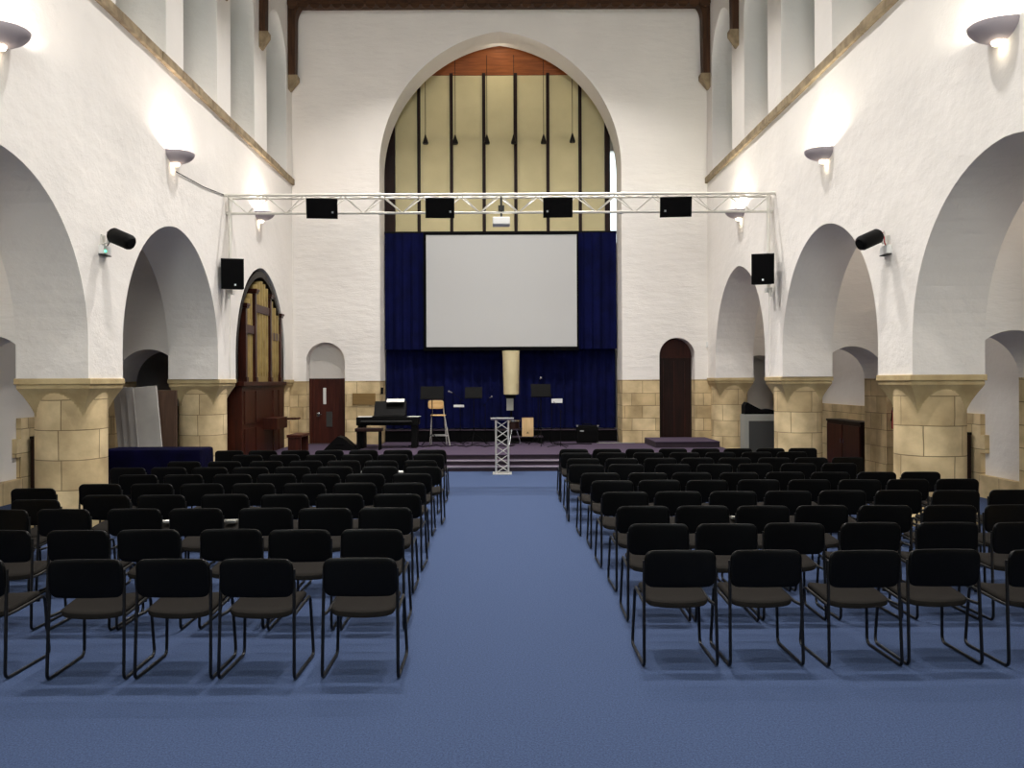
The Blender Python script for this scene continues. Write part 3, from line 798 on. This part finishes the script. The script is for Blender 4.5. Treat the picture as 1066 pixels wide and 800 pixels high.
def sheet(x, y, z, w_, d_, rot, label, tilt=0):
    bm = bmesh.new(); box(bm, (0,0,0), (w_, d_, .012), bev=.002)
    o = obj('sheet_music', bm, 'paper'); o.location = (x,y,z); o.rotation_euler = (tilt,0,rot); tagp(o, label, 'paper', 'loose music papers on the piano'); return o
sheet(pt(380,20.6), 20.6, SH+.768, .34, .26, .15, 'white music papers lying on the piano end nearest the brown door')
sheet(pt(431,20.6), 20.6, SH+.768, .27, .26, -.2, 'white music papers lying on the piano end nearest the stool')
sheet(pt(411,20.6), 20.74, SH+1.16, .44, .15, 0, 'open white music book standing on top of the piano console', .5)

# tall wooden stool with back
sy = 21.4
t = thing('bar_stool', 'tall stool with light wood back and seat and pale metal legs', 'stool', (pt(456,sy), sy, SH))
obj('seat', pad(bmesh.new(), .38, .36, .035, .08, conv=lambda p: Vector((p.x, p.z, p.y+.76))), 'light_wood', t, smooth=True)
obj('backrest', pad(bmesh.new(), .40, .22, .03, .06, bend=-.03, conv=lambda p: Vector((p.x-.07, p.y+.2, p.z+1.03))), 'light_wood', t, smooth=True)
for (a, b) in (((-.16,.2,1.10),(-.20,.24,0)), ((.11,.2,1.10),(.2,.24,0)), ((-.15,-.15,.75),(-.2,-.2,0)), ((.17,-.15,.75),(.31,-.2,0))):
    bm = bmesh.new(); tube(bm, [a, b], .014, 8); obj('leg', bm, 'alu', t, smooth=True)
bm = bmesh.new(); tube(bm, [(-.19,-.19,.25), (.26,-.19,.25)], .010, 6); tube(bm, [(-.19,.23,.25), (.18,.23,.25)], .010, 6); obj('foot_rail', bm, 'alu', t)

def music_stand(x, y, label, w_=.5, h=.34, zc=1.35, rz=0):
    t = thing('music_stand', label, 'music stand', (x, y, SH), rz, 'black music stands on the stage')
    rot = Matrix.Rotation(R_(-18), 3, 'X')
    bm = bmesh.new(); box(bm, (0,0,0), (w_, .012, h), bev=.004); box(bm, (0,-.03,-h/2), (w_, .06, .012))
    for v in bm.verts: v.co = rot @ v.co + Vector((0,0,zc))
    obj('desk', bm, 'black', t)
    bm = bmesh.new(); tube(bm, [(0,.03,.3), (0,.03,zc)], .012, 8); obj('pole', bm, 'black', t, smooth=True)
    for k in range(3):
        a = 2*PI*k/3+.4; bm = bmesh.new(); tube(bm, [(0,.03,.32), (.36*math.cos(a), .03+.36*math.sin(a), .015)], .01, 6); obj('leg', bm, 'black', t, smooth=True)
    return t
music_stand(pt(450,21.0), 20.9, 'black music stand in front of the tall stool', .58, .34, pz(409,20.9)-SH)
music_stand(pt(493,21.3), 21.3, 'black music stand between the stool and the cream column', .44, .30, pz(409,21.3)-SH)
music_stand(pt(563,21.0), 21.0, 'black music stand beside the wooden box drum', .5, .34, pz(407,21)-SH, .1)

def mic_stand(x, y, h, label, tip=(.25,-.1), box_=None):
    t = thing('microphone_stand', label, 'microphone stand', (x, y, SH), 0, 'microphone stands on the stage')
    bm = bmesh.new(); tube(bm, [(0,0,.02), (0,0,h)], .010, 8); obj('pole', bm, 'black', t, smooth=True)
    bm = bmesh.new(); tube(bm, [(-tip[0]*.4,0,h-.04), (tip[0],tip[1],h+.18)], .008, 6); obj('boom', bm, 'black', t, smooth=True)
    bm = bmesh.new(); tube(bm, [(tip[0],tip[1],h+.18), (tip[0]*1.3,tip[1]*1.5,h+.2)], [.012,.016], 8)
    bmesh.ops.create_icosphere(bm, subdivisions=2, radius=.026, matrix=Matrix.Translation((tip[0]*1.4,tip[1]*1.6,h+.21))); obj('microphone', bm, 'silver', t, smooth=True)
    for k in range(3):
        a = 2*PI*k/3+.9; bm = bmesh.new(); tube(bm, [(0,0,.06), (.33*math.cos(a), .33*math.sin(a), .012)], .009, 6); obj('leg', bm, 'black', t, smooth=True)
    if box_:
        bm = bx(box_[0], box_[1], -.04, .0, h-.2, h-.2+box_[2], .005); obj('clip_box', bm, 'white_plastic' , t)
mic_stand(pt(505,21.6), 21.6, 1.02, 'microphone stand between middle music stand and cream column', (.12,-.1))
mic_stand(pt(560,21.7), 21.7, 1.5, 'tall microphone stand behind the music stand near the wooden box drum', (.05,-.1))
mic_stand(pt(479,21.6), 21.6, 1.16, 'microphone stand carrying a small pale box near the tall stool', (-.2,-.1), (-.17,.10,.06))
mic_stand(pt(574,21.6), 21.6, 1.26, 'microphone stand carrying a small white box above the amplifier', (-.15,-.1), (0,.28,.11))
mic_stand(pt(583,20.6), 20.5, .9, 'short microphone stand with spread legs in front of the amplifier', (-.1,.1))

# cream column unit on stand
cy_ = 21.9
t = thing('column_speaker', 'tall cream half round column speaker raised on a dark stand behind the lectern', 'speaker', (pt(532,cy_), cy_, SH))
bm = bmesh.new(); zb, zt = pz(411,cy_)-SH, pz(365.5,cy_)-SH
lathe(bm, [(0,zb),(.19,zb),(.198,zb+.03),(.222,zt-.04),(.228,zt),(0,zt)], 28, PI, 2*PI)
bmesh.ops.contextual_create(bm, geom=[e for e in bm.edges if len(e.link_faces) == 1])
obj('shell', bm, 'cream_speaker', t, smooth=True)
bm = bmesh.new(); bx(-.02, .23, 0, .1, zb, zt, .004, bm); obj('back_plate', bm, 'riser_dark', t)
obj('neck', bx(-.15, .12, -.05, .12, zb-.10, zb, .01), 'black', t)
obj('bracket_box', bx(-.12, .06, -.06, .06, zb-.42, zb-.1, .01), 'grey_paint', t)
bm = bmesh.new(); tube(bm, [(0,.05,.02), (0,.05,zb-.3)], .03, 10); obj('pole', bm, 'black', t, smooth=True)
obj('stand_base', bx(-.2, .2, -.12, .22, 0, .03, .008), 'black', t)
# black frame and drum behind the lectern
t = thing('drum', 'small drum with silver rim half hidden behind the lectern', 'drum', (pt(534,21.3), 21.3, SH))
bm = bmesh.new(); lathe(bm, [(0,.42),(.16,.42),(.16,.62),(0,.62)], 24); obj('shell', bm, 'door_dark', t, smooth=True)
bm = bmesh.new(); lathe(bm, [(.16,.60),(.175,.60),(.175,.64),(.16,.64)], 24); obj('rim', bm, 'chrome', t, smooth=True)
for k in range(3):
    a = 2*PI*k/3; bm = bmesh.new(); tube(bm, [(.08*math.cos(a),.08*math.sin(a),.42), (.2*math.cos(a),.2*math.sin(a),.01)], .011, 6); obj('leg', bm, 'chrome', t)
# box drum
t = thing('drum_riser', 'low dark riser under the wooden box drum', 'platform', (1.0-.3, 22.1, SH)); obj('top', bx(-.42, .42, -.22, .22, .14, .17, .004), 'riser_dark', t)
for x in (-.38, .38): obj('leg', bx(x-.03, x+.03, -.2, .2, 0, .14), 'black', t)
t = thing('box_drum', 'upright light wood box drum with a small mark, between lectern and amplifier', 'drum', (pt(549,22.0), 22.0, SH+.17))
obj('body', bx(-.15, .15, -.12, .16, 0, .5, .008), 'door_wood', t); obj('front_plate', bx(-.15, .15, -.135, -.12, .004, .496, .003), 'cajon_wood', t)
bm = bmesh.new(); tube(bm, [(-.035,-.14,.09), (0,-.14,.115), (.035,-.14,.09)], .006, 5); tube(bm, [(0,-.14,.075), (0,-.14,.135)], .005, 5); obj('mark', bm, 'black', t)
# amplifier
t = thing('guitar_amplifier', 'black guitar amplifier with silver corners at the foot of the curtains', 'amplifier', (pt(611,21.95), 21.95, SH))
obj('cabinet', bx(-.28, .28, -.12, .16, .0, .46, .02), 'black', t); obj('grille', bx(-.25, .25, -.128, -.12, .03, .34, .004), 'black_fabric', t)
obj('name_badge', bx(-.2, -.1, -.135, -.126, .30, .335, .002), 'silver', t)
bm = bmesh.new(); tube(bm, fillet([(-.12,.02,.45), (-.12,.02,.49), (.12,.02,.49), (.12,.02,.45)], .02), .012, 6); obj('handle', bm, 'black', t, smooth=True)
for x in (-.27, .27): obj('corner_cap', bx(x-.02, x+.02, -.13, -.09, .43, .47, .006), 'silver', t)
for k, (x0, y0, lab) in enumerate([(1.35, 21.4, 'pale cable lying on the stage beside the amplifier'), (2.5, 21.7, 'pale cable trailing from the amplifier to the wall edge')]):
    bm = bmesh.new(); pts = [(x0+.14*i, y0+.05*math.sin(i*1.7+k), SH+.012) for i in range(8)]
    tube(bm, pts, .011, 6); o = obj('cable', bm, 'grey_paint' if k else 'black', smooth=True); tagp(o, lab if k else 'dark cable lying on the stage beside the amplifier', 'cable')
bm = bmesh.new(); pts = []
for i in range(60):
    pts.append((-2.3+i*.045, 20.9+.18*math.sin(i*.55)+.08*math.sin(i*1.3), SH+.012+.006*(i%2)))
tube(bm, pts, .012, 5); o = obj('cable', bm, 'black', smooth=True); tagp(o, 'tangled black cable lying around the tall stool and music stands', 'cable')
# floor monitor
t = thing('floor_monitor', 'black wedge shaped floor monitor in front of the brown door', 'speaker', (pt(356,20.0), 20.0, SH))
o = [(-.42,0),(.4,0),(.05,.30),(-.08,.33),(-.2,.22)]
bm = bmesh.new(); prism(bm, [o], [o], lambda p: (p[0], -.2, p[1]), lambda p: (p[0], .25, p[1])); obj('cabinet', bm, 'black', t)
bm = bmesh.new(); tube(bm, [(-.1,-.205,.15), (.08,-.205,.15)], .012, 6); obj('handle', bm, 'black_fabric', t)
# plaque and switch on the stone beside the brown door
o = obj('wall_plaque', bx(pt(367,D), pt(391,D), D-.03, D+.0, pz(421,D), pz(409,D), .006), 'plaque'); tagp(o, 'plain brown wooden plaque on the stone wall right of the brown door', 'plaque')
o = obj('wall_switch', bx(pt(396.5,D), pt(399,D), D-.05, D, pz(410,D), pz(403,D), .006), 'black'); tagp(o, 'narrow black box on the stone at the edge of the pointed arch', 'switch')
o = obj('sensor', bx(pt(735,D), pt(737.5,D), D-.05, D, pz(363,D), pz(357,D), .006), 'white_plastic'); tagp(o, 'tiny white sensor box on the plaster near the dark arched door', 'sensor')

# ------------------------------------------------------------------ aisle things
def cupboard(s, x, y0, y1, label):
    t = thing('cupboard', label, 'cupboard', (s*x, y0, 0), 0, 'low dark cupboards in the side aisles')
    d = .32; L = y1-y0
    obj('body', bx(0, s*d, 0, L, 0, 1.0), 'door_dark', t); obj('top', bx(-s*.02, s*d, -.02, L+.02, 1.0, 1.05, .006), 'organ_black', t)
    for k in range(2):
        dd = obj('door', bx(-s*.02, 0, .03+k*L/2, L/2-.03+k*L/2, .08, .95, .004), 'door_wood', t)
        bm = bmesh.new(); tube(bm, [(-s*.03, L/2+(.07 if k else -.07), .55), (-s*.03, L/2+(.07 if k else -.07), .65)], .01, 6); obj('knob', bm, 'chrome', dd)
cupboard(1, 7.55, 13.98, 15.3, 'low dark wooden cupboard glimpsed right beside the nearest pillar, plaster wall side')
cupboard(-1, 7.55, 13.98, 15.3, 'low dark wooden cupboard left of the nearest pillar on the organ side')
cupboard(1, 7.5, 17.4, 19.2, 'low brown wooden cupboard seen through the middle arch opposite the organ')
t = thing('fire_extinguisher', 'red fire extinguisher on the stone jamb beside the nearest pillar', 'fire extinguisher', (7.5, 15.86, 1.0))
bm = bmesh.new(); lathe(bm, [(0,0),(.075,0),(.08,.02),(.08,.34),(.05,.4),(.02,.43),(0,.43)], 16); obj('cylinder', bm, 'red', t, smooth=True)
bm = bmesh.new(); tube(bm, [(0,0,.43), (0,0,.48), (.07,0,.5)], .012, 6); tube(bm, [(0,0,.46), (-.07,-.03,.40), (-.1,-.02,.15)], .01, 6); obj('valve', bm, 'black', t, smooth=True)
# radiator cover
t = thing('radiator_cover', 'grey radiator cover with dark grille in the far arch beside the dark door', 'radiator cover', (5.98, 19.2, 0))
obj('casing', bx(-.38, .38, 0, .35, 0, 1.15, .01), 'grey_paint', t); obj('grille', bx(-.28, .30, -.012, .0, .12, 1.0, .003), 'grille', t)
t = thing('folded_cover', 'black cloth heap lying on the grey radiator cover', 'cloth', (5.98, 19.37, 1.15))
bm = bmesh.new(); o = [(-.36,0),(.36,0),(.36,.08),(.2,.12),(.05,.1),(-.1,.17),(-.3,.28),(-.36,.2)]
prism(bm, [o], [o], lambda p: (p[0], -.14, p[1]), lambda p: (p[0], .14, p[1])); obj('cloth', bm, 'black_fabric', t)
# leaning boards on the organ side
LB = [(122, 128, 405), (129, 136.5, 404), (136.5, 143, 402), (142, 160, 400)]
for i, (a, b, top) in enumerate(LB):
    y = 15.15-.12*i; h = 1.86
    t = obj('board', bx(0, .40 if i == 3 else .12, -.02, .02, 0, h, .004), 'board_white')
    t.location = (pt([127,134,141,149][i], y), y, 0); t.rotation_euler = (0, R_(-5), 0)
    tagp(t, ['whitish board leaning in the side aisle, nearest the big pillar', 'whitish leaning board, second from the big pillar', 'whitish leaning board, third from the big pillar', 'widest pale grey board leaning in front of the others'][i], 'board', 'pale boards leaning behind the blue table')
t = obj('board', bx(-.28, .14, -.03, .03, 0, 1.80, .004), 'board_brown'); t.location = (pt(176,15.35), 15.35, 0); tagp(t, 'dark brown board standing upright beside the second pillar', 'board')
# cloth covered table
t = thing('covered_table', 'long low table under a navy blue cloth beside the chairs', 'table', (pt(164,13.9), 13.9, 0))
bm = bmesh.new(); L = 1.64/2
vs = box(bm, (0,0,.43), (2*L, .66, .84), bev=.05)
bmesh.ops.subdivide_edges(bm, edges=[e for e in bm.edges if e.calc_length() > .3], cuts=14, use_grid_fill=True)
for v in bm.verts:
    if v.co.z < .8:
        k = (.8-v.co.z)/.8
        v.co.x += math.copysign(.03*k, v.co.x) + .012*k*math.sin(v.co.y*38); v.co.y += math.copysign(.02*k, v.co.y)+.018*k*math.sin(v.co.x*22)
obj('tablecloth', bm, 'cloth_blue', t, smooth=True)

# ------------------------------------------------------------------ chairs
def make_chair():
    t = thing('stacking_chair', '', 'chair')
    # backrest seen from behind, slightly dished
    obj('backrest', pad(bmesh.new(), .485, .25, .034, .06, bend=-.022, n=24, seg=20, conv=lambda p: Vector((p.x, p.y+.02+(.667-(p.z+.667))*.10, p.z+.667-.012*(1-(p.x/.2425)**2)*(p.z < 0)))), 'chair_back', t, smooth=True)
    obj('seat', pad(bmesh.new(), .43, .43, .06, .07, bend=0, n=20, seg=20, conv=lambda p: Vector((p.x, p.z+.27, .432 + p.y + .10*p.z - .02*max(0, (p.z-.1)/.1)**2*.9 + .02*((p.x/.21)**2) - .01))), 'seat_fabric', t, smooth=True)
    for s in (-1, 1):
        pts = [(s*.238, .015, .72), (s*.243, 0.0, .42), (s*.247, -.02, .012), (s*.247, .49, .012), (s*.230, .46, .44), (s*.230, .10, .415), (s*.241, .004, .42)]
        bm = bmesh.new(); tube(bm, fillet(pts, .05, 5), .0112, 8); obj('leg', bm, 'chair_metal', t, smooth=True)
    bm = bmesh.new(); tube(bm, [(-.23,.40,.415), (.23,.40,.415)], .009, 8)
    obj('cross_bar', bm, 'chair_metal', t, smooth=True)
    return t
ROWS_L = [(5.45, [-.92,-1.59,-2.13,-2.70,-3.48]),
 (6.52, [-1.004,-1.566,-2.11,-2.75,-3.28,-3.91]),
 (7.61, [-1.054,-1.60,-2.15,-2.78,-3.34,-3.98,-4.53]),
 (8.55, [-1.06,-1.65,-2.21,-2.83,-3.47,-4.03,-4.58,-5.13]),
 (9.48, [-1.10,-1.66,-2.23,-2.81,-3.39,-3.96,-4.55,-5.1]),
 (10.42,[-1.11,-1.69,-2.24,-2.80,-3.35,-3.96,-4.52]),
 (11.3, [-1.05,-1.64,-2.25,-2.82,-3.38,-3.93,-4.49,-5.04]),
 (12.16,[-1.17,-1.74,-2.29,-2.84,-3.41,-4.01,-4.6]),
 (13.2, [-1.14,-1.70,-2.27,-2.84,-3.42,-4.0]),
 (14.05,[-1.16,-1.73,-2.31,-2.88,-3.45,-4.0,-4.56])]
ROWS_R = [(5.63, [1.207,1.786,2.44,2.99,3.64]),
 (6.70, [1.26,1.80,2.33,2.965,3.58,4.17]),
 (7.63, [1.298,1.82,2.37,2.91,3.50,4.09,4.65]),
 (8.65, [1.28,1.83,2.40,2.97,3.54,4.12,4.70,5.30]),
 (9.62, [1.28,1.81,2.345,2.97,3.55,4.12,4.68,5.26]),
 (10.40,[1.236,1.83,2.376,2.96,3.54,4.09,4.67,5.2]),
 (11.49,[1.175,1.72,2.36,2.93,3.49,4.09,4.65]),
 (12.37,[1.22,1.79,2.36,2.91,3.46,4.04,4.58,5.10]),
 (13.34,[1.2,1.77,2.35,2.93,3.5,4.08,4.65]),
 (13.97+.12,[1.23,1.79,2.34,2.90,3.44,3.99,4.53,5.07])]
ORD = ['first','second','third','fourth','fifth','sixth','seventh','eighth','ninth','tenth']
ch0 = make_chair(); used = False
for s, rows in ((-1, ROWS_L), (1, ROWS_R)):
    for ri, (y, xs) in enumerate(rows):
        for q in range(1, len(xs)):
            if abs(xs[q]-xs[q-1]) < .545: xs[q] = xs[q-1] + s*.545
        for ci, x in enumerate(xs):
            c = copy_tree(ch0) if used else ch0
            used = True
            dy = 0
            if s < 0 and ri == 4 and ci == 7: dy = -.35
            if s < 0 and ri == 3 and ci >= 6: dy = -.3 if ci == 6 else -.44
            yaw = R.uniform(-.03, .03)
            if s > 0 and ri == 6: dy = R.uniform(-.02,.02)
            c.location = (x, y+dy+R.uniform(-.02, .02), 0); c.rotation_euler = (0, 0, yaw)
            side = 'left' if s < 0 else 'right'
            rn = 'nearest row' if ri == 0 else ('farthest row' if ri == 9 else '%s row from the camera' % ORD[ri])
            cn = 'aisle seat' if ci == 0 else '%s seat from the aisle' % ORD[ci]
            tagp(c, 'black stacking chair, %s block, %s, %s' % (side, rn, cn), 'chair', 'rows of black chairs facing the stage')
# books and papers left on seats
BK = [(-1,2,5,4,'white'), (-1,3,4,2,'white'), (-1,3,3,2,'grey'), (1,3,5,1,'white'), (1,4,6,1,'white'), (1,3,6,1,'white'), (1,2,5,1,'white'), (-1,8,2,1,'white'), (-1,8,1,1,'white'), (1,3,2,1,'grey')]
for (s, ri, ci, n, colr) in BK:
    y, xs = (ROWS_L if s < 0 else ROWS_R)[ri]; ci = min(ci, len(xs)-1)
    for k in range(n):
        bm = bmesh.new(); box(bm, (0,0,0), (.105, .15, .02), bev=.002)
        o = obj('booklet', bm, 'paper' if colr == 'white' else 'grey_paint')
        o.location = (xs[ci]+(-.11+.125*(k%3) if n > 1 else 0.08), y+.2+.16*(k//3), .492); o.rotation_euler = (0,0,R.uniform(-.1,.1))
        tagp(o, '%s booklet %s on the %s block chair, %s row, %s seat from aisle' % (colr, ['lying','beside another','third along','alone behind'][k], 'left' if s < 0 else 'right', ORD[ri], ORD[ci]), 'booklet', 'booklets left on the chairs')

# ------------------------------------------------------------------ light
wd = bpy.data.worlds.new('World'); sc.world = wd; wd.use_nodes = True
bg = wd.node_tree.nodes['Background']; bg.inputs[0].default_value = (.80, .92, .97, 1); bg.inputs[1].default_value = 2.2
def portal(x, y, z, rot, sx, sy):
    ld = bpy.data.lights.new('window_portal', 'AREA'); ld.shape = 'RECTANGLE'; ld.size = sx; ld.size_y = sy; ld.cycles.is_portal = True
    o = bpy.data.objects.new('window_portal', ld); C.objects.link(o); o.location = (x, y, z); o.rotation_euler = rot
for s in (-1, 1):
    for a, b in WIN: portal(s*(W+1.06), (a+b)/2, 9.35, (0, PI/2*(1 if s > 0 else -1), 0), 2.8, 1.06)
portal(3.55, 24.85, 7.35, (-PI/2, 0, 0), .9, 2.7)
# daylight entering by the great window behind the camera
ld = bpy.data.lights.new('great_window_daylight', 'AREA'); ld.shape = 'RECTANGLE'; ld.size = 3.4; ld.size_y = 5.8; ld.energy = 820; ld.color = (.95, 1, .98)
o = bpy.data.objects.new('great_window_daylight', ld); C.objects.link(o); o.location = (0, YB-.35, 7.8); o.rotation_euler = (R_(90), 0, 0)
# rows of roof lamps, one row on each roof truss
for y, pw in ((4.1, 215), (9.0, 450), (13.92, 460), (18.2, 520)):
    for x in (-1.9, 1.9):
        ld = bpy.data.lights.new('roof_lamp', 'AREA'); ld.shape = 'RECTANGLE'; ld.size = .6; ld.size_y = .1; ld.energy = pw/2; ld.spread = R_(114); ld.color = (1, .96, .925)
        o = bpy.data.objects.new('roof_lamp', ld); C.objects.link(o); o.location = (x, y, 11.8)
for s in (-1, 1):  # unseen fill lights added to brighten the aisle bays
    for y in (4, 9, 13.9, 18.9):
        if s < 0 and y > 13: continue
        ld = bpy.data.lights.new('aisle_fill', 'POINT'); ld.energy = 22; ld.color = (1, .93, .86); ld.shadow_soft_size = .15
        o = bpy.data.objects.new('aisle_fill', ld); C.objects.link(o); o.location = (s*7.1, y, 4.6)
ld = bpy.data.lights.new('chancel_fill', 'AREA'); ld.energy = 5; ld.size = .4; ld.color = (1,.9,.7)  # added fill without a fixture, brightens the cream panels
o = bpy.data.objects.new('chancel_fill', ld); C.objects.link(o); o.location = (0, 22.3, 10.9); o.rotation_euler = (R_(35), 0, 0)

# ------------------------------------------------------------------ camera
cam = bpy.data.cameras.new('camera'); co = bpy.data.objects.new('camera', cam); C.objects.link(co)
cam.sensor_width = 36; cam.lens = 870/1066*36; cam.shift_x = 12/1066; cam.shift_y = -3/1066; cam.clip_end = 200
co.location = (0, 0, CAMZ); co.rotation_euler = (PI/2, R_(.25), 0)
sc.camera = co
vs = sc.view_settings; vs.view_transform = 'Standard'; vs.look = 'None'; vs.gamma = 1; vs.exposure = .06; vs.use_curve_mapping = False
sc.cycles.max_bounces = 8; sc.cycles.diffuse_bounces = 5; sc.cycles.use_denoising = True
sc.cycles.sample_clamp_indirect = 6
